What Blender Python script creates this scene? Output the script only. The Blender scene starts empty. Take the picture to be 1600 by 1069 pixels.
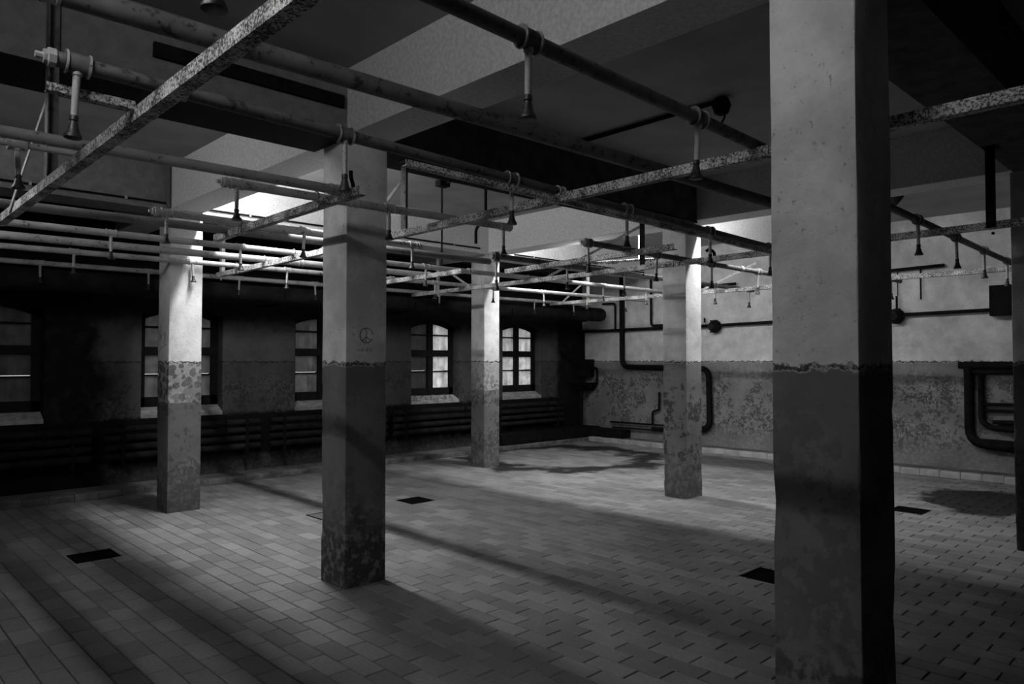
import bpy, bmesh, math, random
from mathutils import Vector, Matrix, noise
random.seed(7)
sc = bpy.context.scene
COL = sc.collection
PI = math.pi

# ------------------------------------------------------------------ camera
F_PX, HOR = 1139.0, 28.5                       # focal length in pixels of the 1600 wide frame
YAW, PITCH, EYE = math.radians(46.013), math.atan(28.5 / 1139.0), 1.6
cam_d = bpy.data.cameras.new('camera')
cam_d.sensor_width = 36.0
cam_d.lens = F_PX / 1600.0 * 36.0
cam_d.clip_start, cam_d.clip_end = 0.05, 200
cam = bpy.data.objects.new('camera', cam_d)
COL.objects.link(cam)
cam.location = (0, 0, EYE)
cam.rotation_euler = (PI / 2 + PITCH, 0, YAW - PI / 2)
sc.camera = cam

def project(x, y, z):                          # where a world point falls in the 1600x1069 frame (used to rank tiles by size)
    fx, fy = math.cos(YAW), math.sin(YAW)
    d = x * fx + y * fy
    r = x * fy - y * fx
    h = z - EYE
    w = d * math.cos(PITCH) + h * math.sin(PITCH)
    if w < 0.2: return None
    u = -d * math.sin(PITCH) + h * math.cos(PITCH)
    return 800 + F_PX * r / w, 534.5 - F_PX * u / w

# ------------------------------------------------------------------ world, exposure, lamps' strength
world = bpy.data.worlds.new('world'); sc.world = world
world.use_nodes = True
world.node_tree.nodes['Background'].inputs[0].default_value = (1, 1, 1, 1)
world.node_tree.nodes['Background'].inputs[1].default_value = 1.55
sc.view_settings.view_transform = 'Standard'
sc.view_settings.look = 'None'
sc.view_settings.gamma = 1.0
sc.view_settings.use_curve_mapping = False
sc.view_settings.exposure = 0.3
TUBE_LIGHT = 75.0
# battens along the three beams: (y, tube brightness factor, watts thrown by its reflector)
ROW0 = ((1.75, 1.8, 3.0), (5.7, 1.0, 8.0), (7.1, 0.3, 0.0))
ROW1 = ((5.9, 1.0, 26.0), (7.2, 2.7, 14.0))
ROW2 = ((2.3, 0.25, 2.0), (3.8, 1.7, 24.0), (5.9, 1.5, 24.0), (7.3, 1.7, 26.0))
TROUGH = math.radians(115)                                        # how wide the trough reflectors throw
sc.cycles.use_denoising = True

# ------------------------------------------------------------------ mesh helpers
class MB:
    def __init__(self): self.v, self.f, self.s = [], [], []
    def add(self, vs, fs, smooth=False):
        o = len(self.v)
        self.v += [tuple(p) for p in vs]
        for f in fs: self.f.append(tuple(i + o for i in f)); self.s.append(smooth)
    def box(self, x0, x1, y0, y1, z0, z1):
        self.add([(x0,y0,z0),(x1,y0,z0),(x1,y1,z0),(x0,y1,z0),(x0,y0,z1),(x1,y0,z1),(x1,y1,z1),(x0,y1,z1)],
                 [(0,3,2,1),(4,5,6,7),(0,1,5,4),(1,2,6,5),(2,3,7,6),(3,0,4,7)])
        return self
    def bar(self, a, b, w, h, up=(0,0,1)):      # rectangular bar from a to b
        a, b, up = Vector(a), Vector(b), Vector(up)
        d = (b - a).normalized(); s = d.cross(up)
        if s.length < 1e-4: s = d.cross(Vector((1,0,0)))
        s.normalize(); u = s.cross(d)
        vs = []
        for p in (a, b):
            for i, j in ((-1,-1),(1,-1),(1,1),(-1,1)): vs.append(p + s*(i*w/2) + u*(j*h/2))
        self.add(vs, [(3,2,1,0),(4,5,6,7),(0,1,5,4),(1,2,6,5),(2,3,7,6),(3,0,4,7)])
        return self
    def tube(self, pts, r, n=12, caps=True, closed=False):
        pts = [Vector(p) for p in pts]
        rs = r if isinstance(r, (list, tuple)) else [r] * len(pts)
        m = len(pts); vs = []; prev = None
        for i, p in enumerate(pts):
            if closed: t = (pts[(i+1) % m] - pts[i-1])
            else: t = pts[min(i+1, m-1)] - pts[max(i-1, 0)]
            t.normalize()
            if prev is None:
                ref = Vector((0,0,1)) if abs(t.z) < 0.9 else Vector((1,0,0))
                s = t.cross(ref).normalized()
            else:
                s = prev - t * prev.dot(t)
                s.normalize()
            prev = s; u = s.cross(t)
            for k in range(n):
                a = 2*PI*k/n
                vs.append(p + (s*math.cos(a) + u*math.sin(a)) * rs[i])
        fs = []
        for i in range(m if closed else m-1):
            j = (i+1) % m
            for k in range(n):
                l = (k+1) % n
                fs.append((i*n+k, i*n+l, j*n+l, j*n+k))
        self.add(vs, fs, True)
        if caps and not closed:
            o = len(self.v) - len(vs)
            self.f.append(tuple(o + k for k in reversed(range(n)))); self.s.append(False)
            self.f.append(tuple(o + (m-1)*n + k for k in range(n))); self.s.append(False)
        return self
    def lathe(self, prof, n=16, c=(0,0,0), axis='z'):   # profile of (radius, height)
        vs = []
        for r, h in prof:
            for k in range(n):
                a = 2*PI*k/n
                p = (r*math.cos(a), r*math.sin(a), h)
                if axis == 'x': p = (h, p[0], p[1])
                elif axis == 'y': p = (p[0], h, p[1])
                vs.append((p[0]+c[0], p[1]+c[1], p[2]+c[2]))
        fs = []
        for i in range(len(prof)-1):
            for k in range(n):
                l = (k+1) % n
                fs.append((i*n+k, i*n+l, (i+1)*n+l, (i+1)*n+k))
        fs.append(tuple(reversed(range(n)))); fs.append(tuple((len(prof)-1)*n+k for k in range(n)))
        self.add(vs, fs, True)
        return self
    def mesh(self, name, m):
        me = bpy.data.meshes.new(name)
        me.from_pydata(self.v, [], self.f)
        me.polygons.foreach_set('use_smooth', self.s)
        bm = bmesh.new(); bm.from_mesh(me)
        bmesh.ops.recalc_face_normals(bm, faces=bm.faces)
        bm.to_mesh(me); bm.free()
        if any(self.s):
            try: me.set_sharp_from_angle(angle=math.radians(38))
            except Exception: pass
        me.materials.append(m)
        return me
    def build(self, name, m, parent=None, loc=None):
        o = bpy.data.objects.new(name, self.mesh(name, m))
        COL.objects.link(o)
        if parent is not None:
            o.parent = parent
            if loc is None: o.location = -Vector(parent.location)   # geometry given in world coordinates
            else: o.location = loc
        elif loc is not None: o.location = loc
        return o

def tag(o, label=None, cat=None, group=None, kind=None):
    if label: o['label'] = label
    if cat: o['category'] = cat
    if group: o['group'] = group
    if kind: o['kind'] = kind
    return o
def empty(name, loc=(0,0,0)):
    o = bpy.data.objects.new(name, None); COL.objects.link(o); o.location = loc
    o.empty_display_size = 0.1
    return o
def thing(name, label, cat, loc=(0,0,0), group=None): return tag(empty(name, loc), label, cat, group)
def arc(c, r, a0, a1, n, ax1, ax2):
    c, ax1, ax2 = Vector(c), Vector(ax1), Vector(ax2)
    return [c + ax1*(r*math.cos(a0+(a1-a0)*i/n)) + ax2*(r*math.sin(a0+(a1-a0)*i/n)) for i in range(n+1)]
def bend(pts, r, n=5):                           # polyline with rounded corners
    pts = [Vector(p) for p in pts]; out = [pts[0]]
    for i in range(1, len(pts)-1):
        p, a, b = pts[i], (pts[i-1]-pts[i]), (pts[i+1]-pts[i])
        q = min(r, a.length*0.45, b.length*0.45)
        s, e = p + a.normalized()*q, p + b.normalized()*q
        for k in range(n+1):
            t = k/n
            out.append(s*(1-t)**2 + p*(2*t*(1-t)) + e*t*t)
    out.append(pts[-1]); return out

# ------------------------------------------------------------------ materials (all grey: the photograph is black and white)
class NT:
    def __init__(self, name):
        self.m = bpy.data.materials.new(name); self.m.use_nodes = True
        self.t = self.m.node_tree; self.t.nodes.clear()
        self.out = self.n('ShaderNodeOutputMaterial')
    def n(self, typ, ins=None, **props):
        nd = self.t.nodes.new(typ)
        for k, v in props.items(): setattr(nd, k, v)
        for k, v in (ins or {}).items():
            s = nd.inputs[k]
            if isinstance(v, bpy.types.NodeSocket): self.t.links.new(v, s)
            elif isinstance(v, bpy.types.Node): self.t.links.new(v.outputs[0], s)
            else: s.default_value = v
        return nd
    def math(self, op, a, b=0.0, c=None):
        ins = {0: a, 1: b}
        if c is not None: ins[2] = c
        return self.n('ShaderNodeMath', ins, operation=op).outputs[0]
    def ramp(self, x, lo, hi, a=0.0, b=1.0):       # smooth map
        return self.n('ShaderNodeMapRange', {'Value': x, 'From Min': lo, 'From Max': hi, 'To Min': a, 'To Max': b}, interpolation_type='SMOOTHSTEP').outputs[0]
    def noise(self, vec, scale, detail=4.0, rough=0.55):
        return self.n('ShaderNodeTexNoise', {'Vector': vec, 'Scale': scale, 'Detail': detail, 'Roughness': rough}).outputs[0]
    def mix(self, f, a, b):                        # float mix
        return self.n('ShaderNodeMix', {0: f, 2: a, 3: b}, data_type='FLOAT').outputs[0]
    def grey(self, v):
        return self.n('ShaderNodeCombineColor', {0: v, 1: v, 2: v}).outputs[0]
    def finish(self, val, rough=0.85, bump=None, bstr=0.3, bdist=0.01, metal=0.0, spec=0.3):
        ins = {'Base Color': self.grey(val), 'Roughness': rough, 'Metallic': metal, 'Specular IOR Level': spec}
        if bump is not None:
            ins['Normal'] = self.n('ShaderNodeBump', {'Height': bump, 'Strength': bstr, 'Distance': bdist}).outputs[0]
        self.t.links.new(self.n('ShaderNodeBsdfPrincipled', ins).outputs[0], self.out.inputs[0])
        return self.m
    def pos(self): return self.n('ShaderNodeNewGeometry').outputs['Position']

def plaster(name, up, low, peel=0.35, soot_shade=False, flakes=0.0, line=True, uprough=1.0, base_dark=0.5, blot=0.42, veins=0.8):
    t = NT(name); P = t.pos()
    z = t.n('ShaderNodeSeparateXYZ', {0: P}).outputs[2]
    n1 = t.noise(P, 1.7, 5); n2 = t.noise(P, 34, 6, 0.65); n3 = t.noise(P, 6.5, 9, 0.62); n4 = t.noise(P, 17, 7, 0.6)
    upv = t.math('MULTIPLY', up, t.ramp(t.math('ADD', t.math('MULTIPLY', n1, 0.6), t.math('MULTIPLY', n3, 0.4)), 0.32, 0.68, 0.66, 1.14))
    pits = t.ramp(n2, 0.30, 0.40, 0.5, 1.0)
    upv = t.math('MULTIPLY', upv, pits)
    zr = t.math('ADD', z, t.math('MULTIPLY', t.math('SUBTRACT', n4, 0.5), 0.10))
    lowm = t.ramp(zr, 1.556, 1.572, 1.0, 0.0)
    lowv = t.math('MULTIPLY', low, t.ramp(n1, 0.3, 0.7, 0.75, 1.2))
    # light flakes left high on the dado, bare dark patches lower down
    if flakes:
        wob = t.n('ShaderNodeVectorMath', {0: t.n('ShaderNodeTexNoise', {'Vector': P, 'Scale': 14.0, 'Detail': 4.0}).outputs[1], 3: 0.05}, operation='SCALE').outputs[0]
        vor = t.n('ShaderNodeTexVoronoi', {'Vector': t.n('ShaderNodeVectorMath', {0: P, 1: wob}, operation='ADD').outputs[0], 'Scale': 13.0}).outputs[0]
        fz = t.ramp(t.math('ADD', z, t.math('MULTIPLY', t.math('SUBTRACT', n4, 0.5), 0.06)), 1.14, 1.16)
        fl = t.math('MULTIPLY', t.ramp(vor, blot-0.03, blot+0.04), fz)
        lowv = t.mix(fl, lowv, t.math('MULTIPLY', flakes, t.ramp(n3, 0.3, 0.7, 0.85, 1.1)))
    band = t.math('MULTIPLY', t.ramp(z, 0.12, 0.5), t.ramp(z, 1.2, 1.55, 1.0, 0.25))
    big = t.noise(P, 1.3, 3)
    pn = t.math('ADD', t.math('MULTIPLY', n3, 0.55), t.math('ADD', t.math('MULTIPLY', n4, 0.5), t.math('MULTIPLY', t.math('SUBTRACT', big, 0.5), 0.55)))
    pm = t.math('MULTIPLY', t.ramp(pn, 0.535, 0.56), band)
    lowv = t.mix(t.math('MULTIPLY', pm, peel), lowv, t.math('MULTIPLY', low, 0.26))
    vein = t.ramp(t.math('ABSOLUTE', t.math('SUBTRACT', t.noise(P, 11, 6, 0.6), 0.5)), 0.012, 0.03, 1.0, 0.0)   # pale paint edges left between bare patches
    lowv = t.mix(t.math('MULTIPLY', t.math('MULTIPLY', vein, band), t.math('MULTIPLY', t.ramp(big, 0.45, 0.6), veins)), lowv, t.math('MULTIPLY', low, 1.6))
    pale = t.math('MULTIPLY', t.ramp(n4, 0.57, 0.62), t.ramp(n1, 0.45, 0.6))
    lowv = t.mix(t.math('MULTIPLY', pale, 0.35), lowv, t.math('MULTIPLY', low, 1.6))
    # damp foot
    foot = t.math('MULTIPLY', t.ramp(t.math('ADD', z, t.math('MULTIPLY', n3, 0.9)), 0.72, 1.12, 1.0, 0.0), t.ramp(n4, 0.40, 0.54))
    lowv = t.mix(t.math('MULTIPLY', foot, base_dark), lowv, t.math('MULTIPLY', low, 0.25))
    val = t.mix(lowm, upv, lowv)
    if line:
        ln = t.math('MULTIPLY', t.ramp(zr, 1.564, 1.57), t.ramp(zr, 1.584, 1.592, 1.0, 0.0))
        val = t.mix(t.math('MULTIPLY', ln, t.ramp(n2, 0.38, 0.52, 0.35, 0.94)), val, 0.025)
    if soot_shade:
        sm = t.math('MULTIPLY', t.ramp(t.math('ADD', z, t.math('MULTIPLY', n3, 0.45)), 2.05, 2.5), t.ramp(z, 3.3, 3.36, 1.0, 0.0))  # cross beam's shade painted as a black band on the upper wall
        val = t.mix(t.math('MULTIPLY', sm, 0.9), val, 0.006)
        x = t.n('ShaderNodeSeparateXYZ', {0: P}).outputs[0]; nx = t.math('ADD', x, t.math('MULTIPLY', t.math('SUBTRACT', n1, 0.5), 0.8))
        sx = t.math('MULTIPLY', t.math('MAXIMUM', t.ramp(nx, 2.5, 2.75, 1.0, 0.0), t.ramp(nx, 10.75, 10.95)), t.ramp(n3, 0.3, 0.5, 0.8, 1.0))  # soot stain on the left pier; far corner darkened the same way
        sl = t.math('MULTIPLY', t.ramp(t.math('ADD', z, t.math('MULTIPLY', n4, 0.12)), 0.90, 0.96, 1.0, 0.0), t.ramp(t.math('ADD', z, t.math('MULTIPLY', n3, 0.25)), 0.38, 0.46))  # shade behind the heating pipes, painted dark below the sills
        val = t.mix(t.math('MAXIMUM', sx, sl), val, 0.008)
    h = t.math('ADD', t.math('MULTIPLY', n2, 0.5), t.math('ADD', t.math('MULTIPLY', n4, 0.6), t.math('MULTIPLY', t.math('MULTIPLY', pm, lowm), -0.5)))
    return t.finish(val, 0.9, h, 0.45 * uprough, 0.012, spec=0.15)

def simple(name, v, var=0.25, scale=8.0, rough=0.8, bump=0.2, spec=0.25, metal=0.0, detail=5):
    t = NT(name); P = t.pos()
    n = t.noise(P, scale, detail); n2 = t.noise(P, scale*6, 5)
    val = t.math('MULTIPLY', v, t.ramp(n, 0.3, 0.7, 1-var, 1+var))
    return t.finish(val, rough, n2, bump, 0.006, metal, spec)

def rusty(name, paint, rust, lo, hi, scale=60, rough=0.75, spec=0.3):   # paint flaking to rust
    t = NT(name); P = t.pos()
    n = t.noise(P, scale, 6, 0.7); n0 = t.noise(P, 6, 4)
    m = t.ramp(t.math('ADD', n, t.math('MULTIPLY', t.math('SUBTRACT', n0, 0.5), 0.35)), lo, hi)
    val = t.mix(m, rust, t.math('MULTIPLY', paint, t.ramp(n0, 0.3, 0.7, 0.8, 1.15)))
    return t.finish(val, rough, n, 0.5, 0.003, 0.0, spec)

M = {}
M['wall_r'] = plaster('plaster_right_wall', 0.76, 0.23, peel=0.75, base_dark=0.25)
M['wall_l'] = plaster('plaster_left_wall', 0.115, 0.08, peel=0.5, soot_shade=True, base_dark=0.5)
M['pillar'] = plaster('plaster_pillar', 0.74, 0.14, peel=0.5, flakes=0.38, blot=0.5)
M['pillar_d'] = plaster('plaster_pillar_chipped', 0.76, 0.19, peel=0.6, flakes=0.44, blot=0.16)
M['pillar_b'] = plaster('plaster_pillar_worn', 0.72, 0.20, peel=0.85)
M['pillar_e'] = plaster('plaster_pillar_shaded', 0.30, 0.035, peel=0.5, veins=0.0)  # darkened copy of the pillar plaster, shadow put into the colour
M['pillar_c'] = plaster('plaster_pillar_plain', 0.82, 0.18, peel=0.3, base_dark=0.9, veins=0.0)
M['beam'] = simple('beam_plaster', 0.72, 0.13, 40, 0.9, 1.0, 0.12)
M['beam_grey'] = simple('shaded_beam_plaster', 0.21, 0.15, 12, 0.9, 0.8, 0.12)  # beam plaster with the dim light of the near bay in its colour
M['beam_dark'] = simple('deep_shade_beam', 0.07, 0.3, 9, 0.9, 0.5, 0.1)  # beam plaster painted almost black for faces turned from the lamps
M['ceiling'] = simple('ceiling_paint', 0.35, 0.10, 2.2, 0.9, 0.25, 0.15)
M['dark_wall'] = simple('dark_plaster', 0.03, 0.3, 3)
M['iron'] = rusty('speckled_angle_iron', 0.66, 0.05, 0.42, 0.58, 90)
M['pipe'] = rusty('painted_pipe', 0.42, 0.07, 0.34, 0.40, 38, 0.55, 0.4)
M['pipe_grey'] = rusty('dim_grey_pipe', 0.20, 0.05, 0.34, 0.40, 30, 0.6, 0.3)
M['pipe_dark'] = rusty('rusted_pipe', 0.12, 0.03, 0.36, 0.46, 22, 0.6, 0.3)
M['rose'] = simple('tarnished_brass', 0.022, 0.4, 30, 0.45, 0.2, 0.5)
M['drop'] = rusty('drop_pipe_paint', 0.46, 0.08, 0.33, 0.40, 70, 0.55, 0.4)
M['black'] = simple('black_iron', 0.009, 0.4, 12, 0.75, 0.3, 0.08)
M['soot_shade'] = simple('sooty_lagging', 0.016, 0.35, 7, 0.95, 0.4, 0.1)
M['frame'] = simple('dark_window_wood', 0.012, 0.3, 10, 0.8, 0.2, 0.2)
M['sill'] = simple('sill_stone', 0.38, 0.3, 9, 0.9, 0.5, 0.1)
M['ledge'] = simple('ledge_cement', 0.12, 0.35, 6, 0.9, 0.4, 0.1)
M['pit'] = simple('black_drain_iron', 0.004, 0.3, 12, 0.9, 0.3, 0.02)
M['graffiti'] = simple('pencil_black', 0.02, 0.1, 8, 0.9, 0.0, 0.1)
M['white'] = simple('white_enamel', 0.75, 0.08, 8, 0.5, 0.1, 0.4)

def tile_mat():
    t = NT('clay_floor_tile'); P = t.pos()
    g = t.n('ShaderNodeNewGeometry').outputs['Random Per Island']
    ob = t.n('ShaderNodeObjectInfo').outputs['Random']
    r = t.math('FRACT', t.math('ADD', g, ob))
    n = t.noise(P, 55, 6); n0 = t.noise(P, 2.0, 4)
    val = t.math('MULTIPLY', t.ramp(r, 0.0, 1.0, 0.135, 0.207), t.ramp(n, 0.3, 0.7, 0.88, 1.1))
    val = t.math('MULTIPLY', val, t.ramp(n0, 0.3, 0.7, 0.88, 1.1))
    # old damp stains, each with its own outline
    x = t.n('ShaderNodeSeparateXYZ', {0: P}).outputs[0]; y = t.n('ShaderNodeSeparateXYZ', {0: P}).outputs[1]
    nw = t.noise(P, 1.6, 6, 0.6)
    def ell(cx, cy, rx, ry, rot=0.0):
        dx, dy = t.math('SUBTRACT', x, cx), t.math('SUBTRACT', y, cy)
        c, s = math.cos(rot), math.sin(rot)
        a = t.math('DIVIDE', t.math('ADD', t.math('MULTIPLY', dx, c), t.math('MULTIPLY', dy, s)), rx)
        b = t.math('DIVIDE', t.math('SUBTRACT', t.math('MULTIPLY', dy, c), t.math('MULTIPLY', dx, s)), ry)
        d = t.math('SQRT', t.math('ADD', t.math('MULTIPLY', a, a), t.math('MULTIPLY', b, b)))
        return t.math('ADD', d, t.math('MULTIPLY', t.math('SUBTRACT', nw, 0.5), 1.3))
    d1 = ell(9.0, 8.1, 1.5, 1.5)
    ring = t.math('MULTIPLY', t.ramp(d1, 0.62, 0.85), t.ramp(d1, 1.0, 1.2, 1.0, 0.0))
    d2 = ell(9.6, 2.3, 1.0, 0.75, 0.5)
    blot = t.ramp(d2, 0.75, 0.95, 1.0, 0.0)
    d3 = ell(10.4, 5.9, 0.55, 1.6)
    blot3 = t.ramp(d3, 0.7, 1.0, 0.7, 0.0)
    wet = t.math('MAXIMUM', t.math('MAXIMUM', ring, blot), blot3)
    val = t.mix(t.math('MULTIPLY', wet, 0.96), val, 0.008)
    return t.finish(val, 0.62, n, 0.25, 0.004, spec=0.25)
M['tile'] = tile_mat()

def emit(name, s):
    t = NT(name)
    t.t.links.new(t.n('ShaderNodeEmission', {0: (1,1,1,1), 1: s}).outputs[0], t.out.inputs[0]); return t.m

def pane_mat(name, clear):                          # dirty frosted glass: lets through a share of the daylight
    t = NT(name); P = t.pos()
    st = t.n('ShaderNodeMapping', {'Vector': P, 'Scale': (14, 1, 1.2)}).outputs[0]
    n = t.noise(st, 1.0, 5, 0.6); n2 = t.noise(P, 7, 6)
    v = t.math('MULTIPLY', clear, t.math('MULTIPLY', t.ramp(n, 0.3, 0.7, 0.78, 1.1), t.ramp(n2, 0.3, 0.65, 0.75, 1.08)))
    tr = t.n('ShaderNodeBsdfTranslucent', {0: t.grey(v)}).outputs[0]
    df = t.n('ShaderNodeBsdfDiffuse', {0: (0.03, 0.03, 0.03, 1)}).outputs[0]
    ad = t.n('ShaderNodeAddShader', {0: tr, 1: df}).outputs[0]
    gl = t.n('ShaderNodeBsdfGlossy', {0: (1,1,1,1), 'Roughness': 0.25}).outputs[0]
    fr = t.n('ShaderNodeFresnel', {0: 1.35}).outputs[0]
    t.t.links.new(t.n('ShaderNodeMixShader', {0: t.math('MULTIPLY', fr, 0.3), 1: ad, 2: gl}).outputs[0], t.out.inputs[0])
    return t.m
for k, c in dict(g1=0.12, g2=0.28, g3=0.28, g4a=0.15, g4b=0.85, g5a=0.75, g5b=0.85).items(): M[k] = pane_mat('dirty_glass_' + k, c)

# ------------------------------------------------------------------ the room
X0, X1, Y0, Y1, ZC = -6.4, 11.65, -3.2, 9.95, 3.67
KY, KX = 9.42, 11.18                                # kerb fronts
floor = empty('floor'); tag(floor, kind='structure')
MB().box(X0-0.3, X1+0.3, Y0-0.3, Y1+0.5, -0.3, -0.007).build('base_slab', simple('joint_mortar', 0.012, 0.3, 20), floor)
tag(MB().box(X0-0.3, X1+0.5, Y0-0.3, Y1+0.6, ZC, ZC+0.25).build('ceiling', M['ceiling']), kind='structure')
mb = MB()
mb.box(X1, X1+0.4, Y0, Y1+0.5, -0.01, ZC)
tag(mb.build('wall_right', M['wall_r']), kind='structure')
tag(MB().box(X0-0.4, X0, Y0, Y1+0.5, -0.01, ZC).build('wall_rear', M['dark_wall']), kind='structure')
tag(MB().box(X0, X1, Y0-0.4, Y0, -0.01, ZC).build('wall_front', M['dark_wall']), kind='structure')

# window wall with five segmental-arched openings
WC = [1.47, 3.57, 5.68, 7.78, 9.88]; HW = 0.52; ZS, ZSP, RISE = 0.9, 2.2, 0.13
YB = Y1 + 0.45
def archz(x, c, hw, spring=ZSP, rise=RISE):
    q = (x - c) / hw
    return spring + rise * (1 - q*q)
mb = MB()
edges = [X0] + [e for c in WC for e in (c-HW, c+HW)] + [X1]
mb.box(X0, X1, Y1, YB, -0.01, ZS)
for i in range(0, len(edges), 2): mb.box(edges[i], edges[i+1], Y1, YB, ZS, ZC)
for c in WC:
    N = 10
    for k in range(N):
        xa, xb = c - HW + 2*HW*k/N, c - HW + 2*HW*(k+1)/N
        za, zb = archz(xa, c, HW), archz(xb, c, HW)
        mb.add([(xa,Y1,za),(xb,Y1,zb),(xb,Y1,ZC),(xa,Y1,ZC),(xa,YB,za),(xb,YB,zb),(xb,YB,ZC),(xa,YB,ZC)],
               [(0,1,2,3),(7,6,5,4),(0,4,5,1),(3,2,6,7)])
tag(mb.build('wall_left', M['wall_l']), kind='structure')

FY0, FY1 = 10.12, 10.19                             # window frame depth
for i, c in enumerate(WC):
    w = empty('window_%d' % (i+1), (c, FY0, ZS)); tag(w, kind='structure')
    gz0 = 1.05; fw = 0.075; hw = HW - 0.02
    # frame: jambs, bottom rail and arched head
    mb = MB()
    mb.box(c-HW, c-hw+fw, FY0, FY1, ZS+0.04, ZSP); mb.box(c+hw-fw, c+HW, FY0, FY1, ZS+0.04, ZSP)
    mb.box(c-HW, c+HW, FY0, FY1, ZS+0.04, gz0+0.07)
    N = 12
    for k in range(N):
        xa, xb = c-HW+2*HW*k/N, c-HW+2*HW*(k+1)/N
        za, zb = archz(xa, c, HW), archz(xb, c, HW)
        la, lb = za-0.1, zb-0.1
        mb.add([(xa,FY0,la),(xb,FY0,lb),(xb,FY0,zb+0.01),(xa,FY0,za+0.01),(xa,FY1,la),(xb,FY1,lb),(xb,FY1,zb+0.01),(xa,FY1,za+0.01)],
               [(0,1,2,3),(7,6,5,4),(0,4,5,1),(0,3,7,4),(1,5,6,2)])
    mb.build('window_frame', M['frame'], w)
    MB().box(c-0.055, c+0.055, FY0-0.02, FY1, gz0, 2.26).build('mullion', M['frame'], w)
    MB().box(c-hw+0.02, c+hw-0.02, FY0-0.025, FY1, 1.665, 1.775).build('transom', M['frame'], w)
    for sgn in (-1, 1):
        xi, xo = c + sgn*0.055, c + sgn*(hw-fw)
        xa, xb = min(xi, xo), max(xi, xo)
        gm = M[['g1','g2','g3','g4','g5'][i] + (('a' if sgn < 0 else 'b') if i > 2 else '')]
        for zb_ in (1.405, 2.035): MB().box(xa, xb, FY0, FY1-0.01, zb_-0.012, zb_+0.012).build('glazing_bar', M['frame'], w)
        for za, zb in ((gz0+0.06, 1.39), (1.42, 1.67), (1.77, 2.02)):
            MB().box(xa-0.01, xb+0.01, 10.15, 10.155, za, zb+0.01).build('pane', gm, w)
        top = [(xa + (xb-xa)*k/6) for k in range(7)]
        vs, fs = [], []
        for yy in (10.15, 10.155):
            vs += [(x, yy, 2.045) for x in top] + [(x, yy, archz(x, c, HW)-0.095) for x in top]
        for k in range(6):
            fs += [(k,k+1,k+8,k+7),(14+k+7,14+k+8,14+k+1,14+k)]
        m2 = MB(); m2.add(vs, fs); m2.build('pane', gm, w)
    # sloping cement sill
    m2 = MB(); a, b = c-HW, c+HW
    m2.add([(a,Y1-0.006,0.86),(b,Y1-0.006,0.86),(b,Y1-0.006,0.905),(a,Y1-0.006,0.905),(a,FY0+0.02,0.86),(b,FY0+0.02,0.86),(b,FY0+0.02,1.0),(a,FY0+0.02,1.0)],
           [(0,1,2,3),(3,2,6,7),(0,3,7,4),(1,5,6,2),(0,4,5,1),(4,7,6,5)])
    m2.build('window_sill', M['sill'], w)
# crumbled plaster lying on the sill of the fourth window
mb = MB()
for k in range(70):
    x = random.uniform(7.3, 8.2) if k > 22 else random.gauss(7.38, 0.05); y = random.uniform(9.96, 10.08)
    r = random.uniform(0.008, 0.022) if k > 22 else random.uniform(0.015, 0.035)
    z = 0.905 + (y-9.92)*0.475 + r*0.5
    mb.box(x-r, x+r*0.8, y-r, y+r, z-r*0.8, z+r*0.6)
tag(mb.build('plaster_rubble', M['sill']), 'crumbled pale plaster lying on the brightest window sill', 'rubble', kind='stuff')

# ground and a low outside wall seen only as glow through the dirty panes
tag(MB().box(-12, 20, YB, 22, 0.3, 0.5).build('trim_3', M['ledge']), kind='structure')

# beams: three along y, one row along x on the second and third pillar rows
def roughbox(x0, x1, y0, y1, z0, z1, m, name, n=24):
    mb = MB(); mb.box(x0, x1, y0, y1, z0, z1)
    return tag(mb.build(name, m), kind='structure')
for bx in (-0.98, 2.72, 7.28): roughbox(bx, bx+0.34, Y0, Y1, 3.2, ZC+0.01, M['beam'], 'ceiling_beam')
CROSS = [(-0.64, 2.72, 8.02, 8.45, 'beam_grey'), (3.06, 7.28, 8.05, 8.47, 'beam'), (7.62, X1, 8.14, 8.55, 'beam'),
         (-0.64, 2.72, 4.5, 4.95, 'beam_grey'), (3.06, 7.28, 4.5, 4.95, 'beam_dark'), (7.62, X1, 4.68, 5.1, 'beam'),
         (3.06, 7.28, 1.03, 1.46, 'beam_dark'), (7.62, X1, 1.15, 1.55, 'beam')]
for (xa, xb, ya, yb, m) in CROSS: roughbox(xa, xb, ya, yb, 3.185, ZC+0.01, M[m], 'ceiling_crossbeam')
tag(MB().box(-0.64, 2.72, 4.49, 4.96, 3.168, 3.184).build('added_dark_soffit', M['black']), kind='structure')  # black sheet added to paint the cross beam's shaded underside
tag(MB().box(3.06, 7.28, 4.49, 4.96, 3.168, 3.184).build('added_dark_soffit', M['black']), kind='structure')  # same added shade sheet in the next bay

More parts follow.
